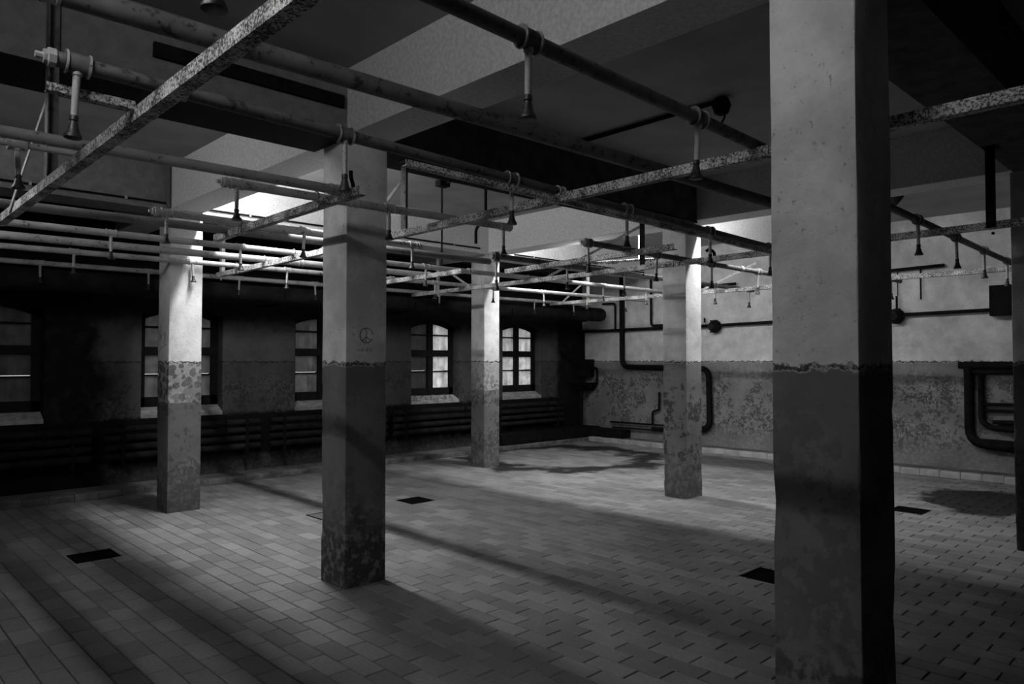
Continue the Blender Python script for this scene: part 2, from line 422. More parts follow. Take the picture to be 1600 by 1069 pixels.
# ------------------------------------------------------------------ floor tiles
PX, PY, OX, OY = 0.1325, 0.2625, 0.861, 5.17
DR = [(1.55, 6.54), (3.73, 6.62), (4.86, 6.63), (5.0, 2.43), (8.33, 2.52)]; DS = 0.325
COLS = [(2.72, 8.0, 0.34, 0.33), (2.72, 4.5, 0.34, 0.33), (2.72, 1.02, 0.34, 0.33), (7.27, 8.13, 0.31, 0.30), (7.31, 4.67, 0.33, 0.32), (7.35, 1.18, 0.33, 0.32)]
HOLES = [(x, x+DS, y, y+DS) for x, y in DR] + [(x+0.03, x+w-0.03, y+0.03, y+d-0.03) for x, y, w, d in COLS]
def subtract(r, h):
    x0, x1, y0, y1 = r; a0, a1, b0, b1 = h
    if a0 >= x1 or a1 <= x0 or b0 >= y1 or b1 <= y0: return [r]
    out = []
    if y0 < b0: out.append((x0, x1, y0, b0))
    if y1 > b1: out.append((x0, x1, b1, y1))
    m0, m1 = max(y0, b0), min(y1, b1)
    if x0 < a0: out.append((x0, a0, m0, m1))
    if x1 > a1: out.append((a1, x1, m0, m1))
    return out
def tile_geo(w, d, c=0.004):
    hw, hd = w/2, d/2
    vs = []
    for z, q in ((-0.02, 0), (-0.0035, 0), (0, c)):
        vs += [(-hw+q, -hd+q, z), (hw-q, -hd+q, z), (hw-q, hd-q, z), (-hw+q, hd-q, z)]
    fs = [(8,9,10,11)] + [(4*l+k, 4*l+(k+1)%4, 4*l+4+(k+1)%4, 4*l+4+k) for l in (0,1) for k in range(4)]
    return vs, fs
whole, cut = [], []
for i in range(-22, 79):
    xa = OX + PX*i; xb = xa + PX
    if xa > KX: break
    off = 0 if i % 2 == 0 else PY/2
    for j in range(-33, 18):
        ya = OY + off + PY*j; yb = ya + PY
        if ya > KY: break
        r = (xa, min(xb, KX), ya, min(yb, KY))
        if (r[1]-r[0]) < 0.02 or (r[3]-r[2]) < 0.02: continue
        rs = [r]
        for h in HOLES: rs = [q for p in rs for q in subtract(p, h)]
        if rs == [r] and abs(r[1]-r[0]-PX) < 1e-6 and abs(r[3]-r[2]-PY) < 1e-6: whole.append(r)
        else: cut += [q for q in rs if q[1]-q[0] > 0.012 and q[3]-q[2] > 0.012]
def tile_size(r):
    ps = [project(x, y, 0) for x, y in ((r[0],r[2]),(r[1],r[2]),(r[1],r[3]),(r[0],r[3]))]
    if any(p is None for p in ps): return 0
    cx, cy = sum(p[0] for p in ps)/4, sum(p[1] for p in ps)/4
    if not (4 < cx < 1596 and cy < 1062) or (1212 < cx < 1408): return 0
    return abs(sum(ps[k][0]*ps[(k+1)%4][1] - ps[(k+1)%4][0]*ps[k][1] for k in range(4)))/2
whole.sort(key=tile_size, reverse=True)
GAP = 0.0055
tv, tf = tile_geo(PX-GAP, PY-GAP)
m0 = MB(); m0.add(tv, tf); tile_me = m0.mesh('tile', M['tile'])
for r in whole[:300]:
    o = bpy.data.objects.new('tile', tile_me); COL.objects.link(o); o.parent = floor
    o.location = ((r[0]+r[1])/2, (r[2]+r[3])/2, random.uniform(-0.0012, 0.0008))
    o.rotation_euler = (random.gauss(0, 0.003), random.gauss(0, 0.004), random.gauss(0, 0.004))
mb = MB()
for r in whole[300:] + cut:
    vs, fs = tile_geo(r[1]-r[0]-GAP, r[3]-r[2]-GAP)
    cx, cy, dz = (r[0]+r[1])/2, (r[2]+r[3])/2, random.uniform(-0.0012, 0.0008)
    tx, ty, rz = random.gauss(0, 0.003), random.gauss(0, 0.004), random.gauss(0, 0.004)
    mb.add([(x-y*rz+cx, y+x*rz+cy, z+dz+y*tx-x*ty) for x, y, z in vs], fs)
tag(mb.build('tiles', M['tile'], floor), kind='stuff')

# kerbs of bricks with a cement ledge behind
def kerb(name, along, a0, a1, front, back, h, m):
    k = tag(empty(name), kind='structure')
    if along == 'x': MB().box(a0, a1, front+0.11, back, -0.01, h-0.008).build('ledge', M['ledge'], k)
    else: MB().box(front+0.11, back, a0, a1, -0.01, h-0.008).build('ledge', M['ledge'], k)
    L = 0.25; me = None
    n = int((a1-a0)/L)
    hb = h/2; B = MB()
    vs, fs = tile_geo(L-0.006, 0.115, 0.006)
    B.add([(x, y, z*h/0.02) for x, y, z in vs], fs); me = B.mesh('brick', m)
    for q in range(n):
        o = bpy.data.objects.new('brick', me); COL.objects.link(o); o.parent = k
        p = a0 + L*(q+0.5); jz = random.uniform(-0.004, 0.004); jo = random.uniform(-0.004, 0.003)
        if along == 'x': o.location = (p, front+0.0575+jo, h+jz)
        else: o.location = (front+0.0575+jo, p, h+jz); o.rotation_euler = (0, 0, PI/2)
kerb('trim_1', 'x', -0.3, KX+0.02, KY, Y1, 0.07, simple('kerb_brick', 0.13, 0.45, 5, 0.85, 0.4))
kerb('trim_2', 'y', 0.9, KY, KX, X1, 0.085, simple('kerb_brick_pale', 0.34, 0.2, 5, 0.85, 0.3))

# ------------------------------------------------------------------ pillars
def pillar(x, y, w, d, m, label, seed):
    t = thing('pillar', label, 'pillar', (x, y, 0), 'square plastered pillars')
    mb = MB(); rings = []
    H = 3.205; n = 64
    for i in range(n+1):
        z = H*i/n
        ring = []
        for ci, (px, py, sx, sy) in enumerate(((0,0,1,1),(w,0,-1,1),(w,d,-1,-1),(0,d,1,-1))):
            nz = noise.noise(Vector((seed*3.1+ci*7.7, z*2.6, 0.3))) * 0.7 + noise.noise(Vector((seed+ci*5.3, z*9.0, 1.7))) * 0.5
            c = 0.006 + max(0.0, nz-0.12) * (0.05 if z < 1.55 else 0.012)
            wob = noise.noise(Vector((seed*1.7+ci*3.3, z*1.4, 5.1))) * 0.006
            p1 = (px + sx*c, py + sy*wob*0.3); p2 = (px + sx*c*0.35, py + sy*c*0.35); p3 = (px, py + sy*c)
            order = [p3, p2, p1] if ci in (0, 2) else [p1, p2, p3]
            for q in order: ring.append((q[0]+x+wob, q[1]+y+wob, z))
        rings.append(ring)
    k = len(rings[0])
    vs = [p for r in rings for p in r]
    fs = [(i*k+j, i*k+(j+1)%k, (i+1)*k+(j+1)%k, (i+1)*k+j) for i in range(n) for j in range(k)]
    fs += [tuple(range(k)), tuple(n*k+j for j in range(k))]
    mb.add(vs, fs, True)
    mb.build('shaft', m, t)
    return t
LAB = ['plastered pillar at left with light flakes and scribble, nearest the window wall',
       'plastered pillar left of centre with a pencilled peace sign on its face',
       'huge foreground pillar at right with dark dado and black side face',
       'slim pale pillar at centre standing between the two bright windows',
       'plastered pillar right of centre in front of the pale far wall',
       'black shadowed pillar cut by the right edge of the photo']
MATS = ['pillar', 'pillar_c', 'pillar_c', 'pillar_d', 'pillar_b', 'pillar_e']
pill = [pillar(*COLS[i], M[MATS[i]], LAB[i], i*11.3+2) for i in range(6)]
# pencil marks
def stroke(mb, pts, r=0.0022): mb.tube(pts, r, 5)
mb = MB(); cx, cz, yy, R = 2.887, 1.778, 4.499, 0.054
stroke(mb, arc((cx, yy, cz), R, 0.15, 2*PI*0.93, 24, (1,0,0), (0,0,1)), 0.0024)
stroke(mb, [(cx-0.005, yy, cz+R*0.95), (cx, yy, cz), (cx-0.006, yy, cz-R*0.9)])
stroke(mb, [(cx, yy, cz-0.01), (cx-0.036, yy, cz-0.04)]); stroke(mb, [(cx, yy, cz-0.008), (cx+0.036, yy, cz-0.038)])
x = cx-0.07
for k in range(9):
    stroke(mb, [(x, yy, 1.665+random.uniform(-.006,.004)), (x+random.uniform(-.004,.007), yy, 1.683+random.uniform(-.006,.008))], 0.0015); x += 0.0135
mb.build('graffiti_mark', M['graffiti'], pill[1])
mb = MB(); xx = 2.719
for pts in ([(8.30,1.92),(8.29,1.82)], [(8.26,1.88),(8.20,1.83)], [(8.20,1.88),(8.26,1.82)], [(8.16,1.90),(8.15,1.86),(8.11,1.86)], [(8.10,1.90),(8.12,1.79),(8.16,1.78)],
            [(8.32,1.68),(8.2,1.74),(8.05,1.77)]):
    stroke(mb, [(xx, y, z) for y, z in pts], 0.003)
mb.build('graffiti_mark', M['graffiti'], pill[0])

# ------------------------------------------------------------------ floor drains
def drain(x, y, label, cover=None):
    t = thing('floor_drain', label, 'drain', (x, y, 0), 'square floor drains')
    fr = MB(); e = 0.018
    fr.box(x+.002, x+DS-.002, y+.002, y+e, -0.03, 0.001); fr.box(x+.002, x+DS-.002, y+DS-e, y+DS-.002, -0.03, 0.001)
    fr.box(x+.002, x+e, y+e, y+DS-e, -0.03, 0.001); fr.box(x+DS-e, x+DS-.002, y+e, y+DS-e, -0.03, 0.001)
    fr.build('drain_frame', M['pit'], t)
    if cover:
        MB().box(x+e, x+DS-e, y+e, y+DS-e, -0.03, -0.001).build('cover_plate', cover, t)
    else:
        MB().box(x+e, x+DS-e, y+e, y+DS-e, -0.03, -0.0062).build('sump', M['pit'], t)
        me = MB().box(-0.006, 0.006, -(DS-2*e)/2, (DS-2*e)/2, -0.02, -0.004).mesh('grate_bar', M['pit'])
        for k in range(9):
            o = bpy.data.objects.new('grate_bar', me); COL.objects.link(o); o.parent = t
            o.location = (e + (DS-2*e)*(k+0.5)/9, DS/2, 0)
DL = ['black square floor drain in the left foreground tiles', 'grey covered floor drain half hidden behind the peace-sign pillar',
      'black square floor drain in the tiles at centre', 'black floor drain just left of the huge foreground pillar', 'black floor drain right of the huge foreground pillar']
for i, (x, y) in enumerate(DR): drain(x, y, DL[i], simple('grey_plate', 0.1, 0.2, 9) if i == 1 else None)

# ------------------------------------------------------------------ angle iron rails hung from the ceiling
ZI = 2.6                                           # mid height of the upright leg
def rail(label, a, b, hangers=(), braces=(), crossbars=(), z=ZI, clamps=()):
    (xa, ya), (xb, yb) = a, b
    t = thing('angle_iron_rail', label, 'rail', (xa, ya, z), 'angle iron rails carrying the shower pipes')
    d = Vector((xb-xa, yb-ya, 0)).normalized()
    s = Vector((d.y, -d.x, 0))
    if s.x < 0: s = -s
    mb = MB(); A, B = Vector((xa, ya, z)), Vector((xb, yb, z))
    mb.bar(A, B, 0.006, 0.052)
    off = s*0.026 + Vector((0,0,-0.024))
    mb.bar(A+off, B+off, 0.046, 0.005)
    mb.build('angle_bar', M['iron'], t)
    for (hx, hy, ztop, mat, lo) in hangers:
        hb = MB()
        hb.bar((hx, hy, z-lo), (hx, hy, ztop), 0.006, 0.064, (0,1,0)); hb.bar((hx+0.03, hy+0.03, z-lo), (hx+0.03, hy+0.03, ztop), 0.06, 0.006, (0,1,0))
        hb.box(hx-0.02, hx+0.09, hy-0.05, hy+0.05, ztop-0.008, ztop)
        for q in range(3): hb.tube([(hx-0.008, hy-0.012, ztop-0.25-q*0.2), (hx+0.004, hy-0.012, ztop-0.25-q*0.2)], 0.011, 8)
        hb.build('hanger', M[mat], t)
    for (p, q) in braces: MB().bar(p, q, 0.03, 0.006, (1,0,0)).build('brace', M['pipe' if p[0] > 6.58 or p[0] < 1 else 'pipe_dark'], t)
    for (p, q) in crossbars:
        cb = MB(); cb.bar(p, q, 0.006, 0.03); cb.bar(Vector(p)+Vector((0,0.015,-0.015)), Vector(q)+Vector((0,0.015,-0.015)), 0.03, 0.005)
        cb.build('cross_bar', M['iron'], t)
    for (cx_, cy_, r) in clamps:                    # U bolts over the pipes
        cm = MB(); q = r+0.004
        pts = [(cx_, cy_-q, z-0.04), (cx_, cy_-q, 2.652)] + arc((cx_, cy_, 2.652), q, PI, 0, 8, (0,1,0), (0,0,1)) + [(cx_, cy_+q, z-0.04)]
        cm.tube(pts, 0.004, 6)
        cm.build('pipe_clamp', M['pipe_dark'], t)
    return t
rail('big rusty angle iron slanting across the upper left corner', (0.862, 0.5), (0.893, 5.95), z=2.535,
     hangers=[(0.885, 4.455, ZC, 'pipe_dark', 0.02)], crossbars=[((0.585, 2.96, 2.565), (0.875, 2.96, 2.565))],
     braces=[((0.88, 5.4, 2.52), (0.89, 4.5, 2.98))])
rail('angle iron above the camera casting the leftmost shadow stripe on the floor', (-0.055, -0.5), (-0.055, 6.5), hangers=[(-0.05, 4.455, ZC, 'pipe_dark', 0.02)])
rail('angle iron above the camera casting the second shadow stripe on the floor', (0.105, -0.5), (0.105, 6.5))
rail('short angle iron with cut end crossing the peace-sign pillar', (2.31, 3.69), (2.37, 5.97), clamps=[(2.33, 4.225, 0.028), (2.35, 5.42, 0.028)])
rail('long rusty angle iron running behind both big pillars at mid height', (3.24, 0.35), (3.43, 8.56),
     hangers=[(3.35, 4.70, 3.17, 'pipe_dark', 0.02), (3.43, 8.42, 3.186, 'pipe', 0.03)],
     braces=[((3.40, 5.55, 2.58), (3.36, 4.74, 3.02)), ((3.42, 6.3, 2.58), (3.42, 5.7, 2.74))],
     crossbars=[((2.12, 2.955, 2.585), (3.30, 2.99, 2.585)), ((3.31, 2.99, 2.585), (6.38, 3.12, 2.585))], clamps=[(3.37, 5.4, 0.028), (3.39, 6.58, 0.03), (3.40, 7.24, 0.034), (3.41, 7.95, 0.03)])
rail('flaking angle iron under the bright pipes left of the centre pillar', (5.24, 6.25), (5.30, 7.95), clamps=[(5.29, 7.84, 0.03)])
rail('angle iron with ragged end near the middle of the hall', (5.45, 3.60), (5.63, 5.95), clamps=[(5.6, 5.38, 0.028)],
     hangers=[])
rail('long angle iron passing in front of the centre pillar and behind the foreground pillar', (6.26, 0.9), (6.64, 9.1),
     hangers=[(6.45, 4.66, 3.17, 'black', 0.03), (6.27, 1.40, 3.186, 'black', 0.02), (6.60, 8.40, 3.186, 'pipe', 0.03)],
     braces=[((6.55, 6.3, 2.58), (6.48, 4.72, 3.05)), ((6.60, 7.6, 2.58), (6.6, 8.3, 2.95))], clamps=[(6.4, 4.2, 0.028), (6.52, 5.38, 0.028), (6.55, 6.5, 0.03), (6.6, 7.8, 0.03)])
rail('pale brightly lit angle iron farthest away near the far wall', (9.42, 1.5), (9.47, 8.85),
     hangers=[(9.46, 7.95, ZC, 'pipe', 0.03)], braces=[((9.47, 8.6, 2.58), (9.46, 8.0, 2.95)), ((9.44, 5.9, 2.58), (9.44, 4.9, 2.95))], clamps=[(9.43, 3.2, 0.028), (9.45, 5.37, 0.028)])

# ------------------------------------------------------------------ overhead pipes and their showers
def shower_proto(dark):
    t = empty('shower')
    r = 0.0265
    MB().lathe([(r-0.004, -0.04), (r+0.007, -0.04), (r+0.007, -0.031), (r+0.003, -0.029), (r+0.003, 0.029), (r+0.007, 0.031), (r+0.007, 0.04), (r-0.004, 0.04)], 14, axis='x').build('tee_fitting', M['pipe_dark' if dark else 'pipe'], t, (0,0,0))
    if dark:
        for q in (-0.036, 0.036): MB().lathe([(r+0.002, q-0.0035), (r+0.0085, q-0.0035), (r+0.0085, q+0.0035), (r+0.002, q+0.0035)], 14, axis='x').build('ring', M['pipe'], t, (0,0,0))
    MB().lathe([(0.017, -0.018), (0.017, -0.034), (0.013, -0.036), (0.0115, -0.16)], 10).build('drop_pipe', M['drop'], t, (0,0,0))
    MB().lathe([(0.013, -0.152), (0.015, -0.156), (0.015, -0.166), (0.012, -0.169), (0.0165, -0.183), (0.020, -0.197), (0.028, -0.209), (0.030, -0.213), (0.030, -0.217), (0.026, -0.219)], 16).build('shower_rose', M['rose'], t, (0,0,0))
    return t
PROTO = [None, None]
def copy_tree(o):
    c = o.copy(); COL.objects.link(c)
    for ch in list(o.children):
        d = ch.copy(); COL.objects.link(d); d.parent = c
    return c
ORD = ['first', 'second', 'third', 'fourth', 'fifth', 'sixth', 'seventh', 'eighth']
def pipe_run(name, label, a, b, r, mat, z=2.65, xs=(), phrase='', caps='', sleeves=(), long_drop={}):
    (xa, ya), (xb, yb) = a, b
    t = thing(name, label, 'pipe', (xa, ya, z), 'overhead pipes')
    yx = lambda x: ya + (yb-ya)*(x-xa)/(xb-xa)
    MB().tube([(xa, ya, z), ((xa+xb)/2, (ya+yb)/2, z-0.004), (xb, yb, z)], r, 14).build('tube', M[mat], t)
    for s in sleeves:
        MB().lathe([(r-0.002, -0.03), (r+0.008, -0.03), (r+0.008, -0.018), (r+0.004, -0.016), (r+0.004, 0.016), (r+0.008, 0.018), (r+0.008, 0.03), (r-0.002, 0.03)], 14, (s, yx(s), z), 'x').build('coupling', M['pipe'], t)
    if 's' in caps:
        m = MB(); m.lathe([(r*1.25, 0.0), (r*1.25, -0.022), (r*0.95, -0.026), (r*0.95, -0.036), (r*0.45, -0.037), (r*0.45, -0.06)], 8, (xa, ya, z), 'x'); m.build('end_plug', M['pipe'], t)
    if 'e' in caps:
        m = MB(); m.lathe([(r*1.25, -0.01), (r*1.25, 0.02), (r*0.9, 0.03)], 12, (xb, yb, z), 'x'); m.build('end_cap', M['pipe'], t)
    n = len(xs)
    for i, x in enumerate(xs):
        dk = 1 if mat == 'pipe_dark' else 0
        if PROTO[dk] is None: s = PROTO[dk] = shower_proto(dk)
        else: s = copy_tree(PROTO[dk])
        s.location = (x, yx(x), z)
        s.rotation_euler = (random.gauss(0, 0.03), random.gauss(0, 0.03), 0)
        sc_ = r / 0.0265
        if i in long_drop: s.scale = (1, 1, long_drop[i])
        which = 'only' if n == 1 else ('last' if (i == n-1 and n > 2) else ORD[i])
        tag(s, '%s shower from the left hanging on the %s' % (which, phrase) if n > 1 else 'shower hanging on the %s' % phrase, 'shower', 'shower heads hanging from the overhead pipes')
    return t
pipe_run('shower_pipe', 'rusty shower pipe from top centre to behind the foreground pillar', (-0.6, 1.59), (9.6, 1.91), 0.0265, 'pipe_dark',
         xs=[0.64, 1.68, 2.76, 5.94, 7.04, 8.07, 9.11], phrase='rusty pipe nearest the camera', sleeves=[5.0], long_drop={0: 1.22})
pipe_run('shower_pipe', 'dark shower pipe starting with a plugged end at upper left and crossing the peace-sign pillar', (0.60, 2.91), (10.45, 3.38), 0.0275, 'pipe_dark',
         xs=[0.67, 1.78, 2.91, 4.08, 5.26, 6.41, 10.05], phrase='plugged pipe over the peace-sign pillar', caps='s', sleeves=[1.02, 3.35])
pipe_run('supply_pipe', 'smooth pale supply pipe at left ending at the peace-sign pillar', (-1.2, 4.02), (2.33, 3.97), 0.028, 'pipe', sleeves=[0.55, 2.31])
pipe_run('shower_pipe', 'thin stub of pipe at the left edge with two couplings', (-0.8, 4.22), (1.03, 4.19), 0.016, 'pipe', xs=[0.71], phrase='thin stub pipe at the left edge', caps='e')
pipe_run('shower_pipe', 'short shower pipe with plugged end passing the peace-sign pillar at mid height', (1.76, 4.25), (3.96, 4.145), 0.0265, 'pipe',
         xs=[1.82, 2.87, 3.91], phrase='short plugged pipe across the peace-sign pillar', caps='se', sleeves=[2.6])
pipe_run('shower_pipe', 'dark shower pipe in front of the pillar right of centre', (4.95, 4.2), (8.45, 4.18), 0.0265, 'pipe_dark',
         xs=[5.0, 6.05, 7.07, 8.1], phrase='dark pipe before the pillar right of centre', caps='s', sleeves=[6.9, 7.7])
pipe_run('shower_pipe', 'shower pipe with plug starting at the flaked pillar left', (1.76, 5.43), (4.01, 5.385), 0.0265, 'pipe',
         xs=[1.82, 2.88, 3.94], phrase='pipe plugged at the flaked left pillar', caps='se')
pipe_run('supply_pipe', 'broad grey main pipe at upper left passing over the bright pipes', (-3.0, 5.84), (5.1, 5.62), 0.032, 'pipe_grey', z=2.63)
pipe_run('shower_pipe', 'shower pipe with open white rimmed end before the centre pillar', (4.91, 5.385), (10.2, 5.35), 0.0285, 'pipe_dark',
         xs=[4.97, 6.04, 7.07, 9.11, 10.08], phrase='pipe with open end before the centre pillar', caps='', long_drop={0: 1.6})
pipe_run('shower_pipe', 'uppermost of the three bright white pipes beside the flaked left pillar', (-2.0, 6.70), (9.5, 6.435), 0.0285, 'pipe',
         xs=[1.78, 2.86, 4.97, 8.03, 9.02], phrase='uppermost bright white pipe', sleeves=[3.75, 5.6, 7.3])
pipe_run('supply_pipe', 'thick middle one of the three bright white pipes beside the flaked left pillar', (-2.0, 7.41), (5.49, 7.17), 0.034, 'pipe', caps='e', sleeves=[3.8])
pipe_run('shower_pipe', 'lowest of the three bright white pipes beside the flaked left pillar', (-2.0, 8.17), (10.6, 7.59), 0.0275, 'pipe',
         xs=[1.83, 2.93, 3.99, 6.08, 7.11, 8.11, 9.09, 10.06], phrase='lowest bright white pipe', sleeves=[4.7, 5.4])
pipe_run('shower_pipe', 'dim shower pipe nearest the windows under the black upper wall', (-2.0, 9.27), (10.7, 8.93), 0.0275, 'pipe',
         xs=[1.78, 2.87, 3.95, 5.0, 7.13, 9.21, 10.22], phrase='dim pipe nearest the windows')
# white ring on the open end of that pipe
# supply main high under the beam
pipe_run('supply_pipe', 'thick dark supply main high under the ceiling beams at top left', (-3.2, 3.18), (6.0, 2.98), 0.046, 'pipe_dark', z=2.97, sleeves=[0.62])
for (xa, xb, yy, lab) in ((-0.6, 2.70, 8.005, 'thin black cable along the cross beam at left'), (3.1, 7.1, 8.035, 'thin black cable along the brightly lit cross beam left of centre'),
                          (7.9, 11.3, 8.125, 'thin black cable along the cross beam beyond the centre pillar')):
    t = thing('beam_cable', lab, 'cable', (xa, yy, 3.25), 'cables on the cross beams')
    MB().tube([(xa, yy, 3.25), (xb, yy, 3.25)], 0.011, 6).build('cable', M['black'], t)
    for k in range(4):
        xk = xa + (xb-xa)*(k+0.5)/4
        MB().box(xk-0.012, xk+0.012, yy-0.014, yy+0.02, 3.235, 3.268).build('clip', M['pipe'], t)
tag(MB().tube([(2.695, 7.985, 3.2), (2.695, 7.985, 3.66)], 0.022, 8).build('conduit', M['pipe_dark']), 'short vertical conduit in the corner where the left beams meet', 'conduit')
t = thing('lagged_pipe', 'huge black lagged pipe along the wall above the windows', 'pipe', (-4.0, 9.42, 2.47), 'overhead pipes')
MB().tube([(-4.0, 9.42, 2.50), (11.3, 9.2, 2.50)], 0.135, 20).build('lagging', M['soot_shade'], t)
MB().lathe([(0.135, 11.3), (0.12, 11.36), (0.07, 11.4)], 20, (0, 9.2, 2.50), 'x').build('end_cap', M['soot_shade'], t)
for x in (0.4, 2.5, 4.6, 6.73, 8.8, 10.9):
    yy = 9.42 - 0.22*(x+4)/15.3
    MB().bar((x, yy, 2.36), (x, Y1-0.005, 2.36), 0.03, 0.02).bar((x, yy-0.14, 2.35), (x, yy-0.14, 2.5), 0.02, 0.012).build('bracket', M['black'], t)

# ceiling fittings
t = thing('lamp_fitting', 'dark empty lamp holder on the ceiling at top with a long conduit', 'lamp fitting', (5.14, 2.95, 3.6), 'dead lamp holders')
MB().lathe([(0.02, 0.07), (0.055, 0.05), (0.075, 0.0), (0.055, -0.06), (0.03, -0.075)], 14, (5.14, 2.95, 3.605)).build('holder', M['black'], t)
MB().tube([(5.17, 4.5, 3.645), (5.14, 2.95, 3.645)], 0.02, 8).build('conduit', M['black'], t)
MB().tube(bend([(5.12, 2.92, 3.56), (5.11, 2.90, 3.50), (5.10, 2.93, 3.45)], 0.03), 0.008, 6).build('wire', M['black'], t)
t = thing('lamp_fitting', 'small dark lamp holder on the ceiling right of the foreground pillar', 'lamp fitting', (9.66, 3.17, 3.6), 'dead lamp holders')
MB().lathe([(0.03, 0.05), (0.08, 0.03), (0.10, 0.0), (0.06, -0.05), (0.02, -0.10)], 12, (9.66, 3.17, 3.62)).build('holder', M['black'], t)
MB().tube([(9.62, 3.3, 3.65), (9.6, 4.6, 3.65)], 0.014, 6).build('conduit', M['black'], t)
t = thing('lamp_fitting', 'thin black rod hanging from a box on the ceiling left of centre', 'lamp fitting', (5.22, 6.57, 3.65), 'dead lamp holders')
MB().box(5.16, 5.30, 6.52, 6.62, 3.60, ZC).build('box', M['black'], t)
MB().tube([(5.25, 6.5, 3.65), (5.24, 6.05, 3.66)], 0.022, 8).build('conduit', M['black'], t)
MB().tube([(5.22, 6.57, 3.62), (5.22, 6.57, 2.68)], 0.011, 8).build('rod', M['black'], t)
tag(MB().tube(bend([(4.35, 4.98, 2.66), (4.35, 4.98, 2.80), (4.42, 4.97, 2.86), (4.46, 4.97, 2.85), (4.46, 4.97, 2.93), (4.46, 4.97, 3.19)], 0.04), 0.014, 8).build('bent_pipe', M['black']),
    'small black bent pipe hanging from the cross beam left of centre', 'pipe')
tag(MB().tube(bend([(2.36, 3.83, 2.61), (2.36, 3.83, 2.66), (2.33, 3.81, 2.70), (2.33, 3.81, 2.74)], 0.03), 0.012, 8).build('bent_pipe', M['black']),
    'small black bent pipe standing on the cut end of the short angle iron', 'pipe')
tag(MB().tube(bend([(6.43, 3.78, 2.60), (6.43, 3.78, 2.67), (6.40, 3.82, 2.70), (6.39, 3.85, 2.68)], 0.03), 0.015, 8).build('bent_pipe', M['black']),
    'small black hook of pipe on the angle iron right of the far pillar', 'pipe')
# steel strip fixed to the face of the cross beam
tag(MB().box(1.42, 2.68, 4.468, 4.502, 3.375, 3.46).build('steel_strip', M['black']), 'black steel strip fixed on the beam face at top left', 'strip')
# pale tray hung beyond the centre pillar
t = thing('cable_tray', 'white topped hanging tray with ragged black edge right of the centre pillar', 'tray', (7.66, 6.72, 2.95))
a, b = Vector((7.70, 6.74, 2.95)), Vector((8.12, 5.58, 2.95))
MB().bar(a, b, 0.16, 0.012).build('tray', M['white'], t)
m = MB()
for k in range(48):
    p = a.lerp(b, k/47); m.tube([p+Vector((-0.08, 0, 0.0)), p+Vector((-0.085, 0, -random.uniform(0.015, 0.045)))], random.uniform(0.008, 0.015), 6)
m.build('ragged_edge', M['black'], t)
MB().bar((8.05, 5.86, 2.95), (8.05, 5.86, ZC), 0.04, 0.012, (0,1,0)).build('hanger', M['white'], t)

# ------------------------------------------------------------------ installations on the far wall (x = 11.65)
XW = 11.58
def wallpipe(name, label, runs, group='pipes on the far wall', mat='black'):
    t = thing(name, label, 'pipe', runs[0][1][0] and (XW, runs[0][1][0][0], runs[0][1][0][1]), group)
    for i, (r, pts, part) in enumerate(runs):
        MB().tube(bend([(XW + (0.0 if len(p) == 2 else p[2]), p[0], p[1]) for p in pts], r*3.2), r, 10).build(part, M[mat], t)
    return t
wallpipe('service_pipe', 'thick black pipe dropping down the far wall and turning right', [
    (0.052, [(8.86, 3.6), (8.86, 1.47), (6.94, 1.45), (6.92, 0.38), (7.3, 0.33)], 'tube'),
    (0.03, [(8.17, 0.30), (7.2, 0.31)], 'low_branch')])
wallpipe('conduit', 'thin black conduit with a right angle above the far wall line', [(0.022, [(8.17, 3.35), (8.17, 2.26), (7.2, 2.26)], 'tube')])
wallpipe('conduit', 'black cable conduit running level across the far wall to the junction box', [(0.03, [(9.95, 2.19), (6.9, 2.215)], 'tube'), (0.026, [(6.7, 2.22), (3.9, 2.27)], 'tube'), (0.026, [(3.7, 2.27), (2.6, 2.285)], 'tube')])
wallpipe('conduit', 'bent bracket pipe at the end of the huge lagged pipe', [(0.02, [(9.35, 2.74), (9.03, 2.74), (9.03, 2.22)], 'tube')])
wallpipe('service_pipe', 'pair of thin low pipes with a small riser near the far corner', [
    (0.018, [(9.16, 0.37), (7.9, 0.375)], 'tube'), (0.018, [(9.11, 0.265), (7.9, 0.275)], 'tube'), (0.02, [(8.15, 0.37), (8.15, 0.63), (8.0, 0.66)], 'riser'), (0.02, [(8.0, 0.66), (7.99, 1.0)], 'riser')])
wallpipe('pipe_manifold', 'black framework of stacked pipes on the far wall beside the right edge', [
    (0.05, [(3.0, 1.53), (1.9, 1.54)], 'header_pipe'), (0.035, [(2.9, 1.44), (1.9, 1.44)], 'header_pipe'),
    (0.062, [(2.88, 1.5), (2.88, 0.46), (1.9, 0.40)], 'outer_pipe'), (0.03, [(2.80, 0.50), (1.9, 0.485)], 'branch'),
    (0.04, [(2.735, 1.40), (2.735, 0.76), (2.62, 0.68), (1.9, 0.67)], 'inner_pipe'), (0.022, [(2.70, 1.0), (1.9, 1.01)], 'branch'), (0.022, [(2.70, 0.915), (1.9, 0.92)], 'branch'), (0.03, [(2.6, 0.76), (1.9, 0.78)], 'branch')])
wallpipe('conduit', 'black conduit level on the far wall high up right of the foreground pillar', [(0.026, [(7.2, 2.92), (6.4, 2.93)], 'tube'), (0.024, [(4.6, 2.92), (3.16, 2.95)], 'tube'), (0.012, [(3.47, 2.94), (3.47, 2.48)], 'drop'), (0.007, [(3.78, 2.92), (3.78, 2.55)], 'drop')])
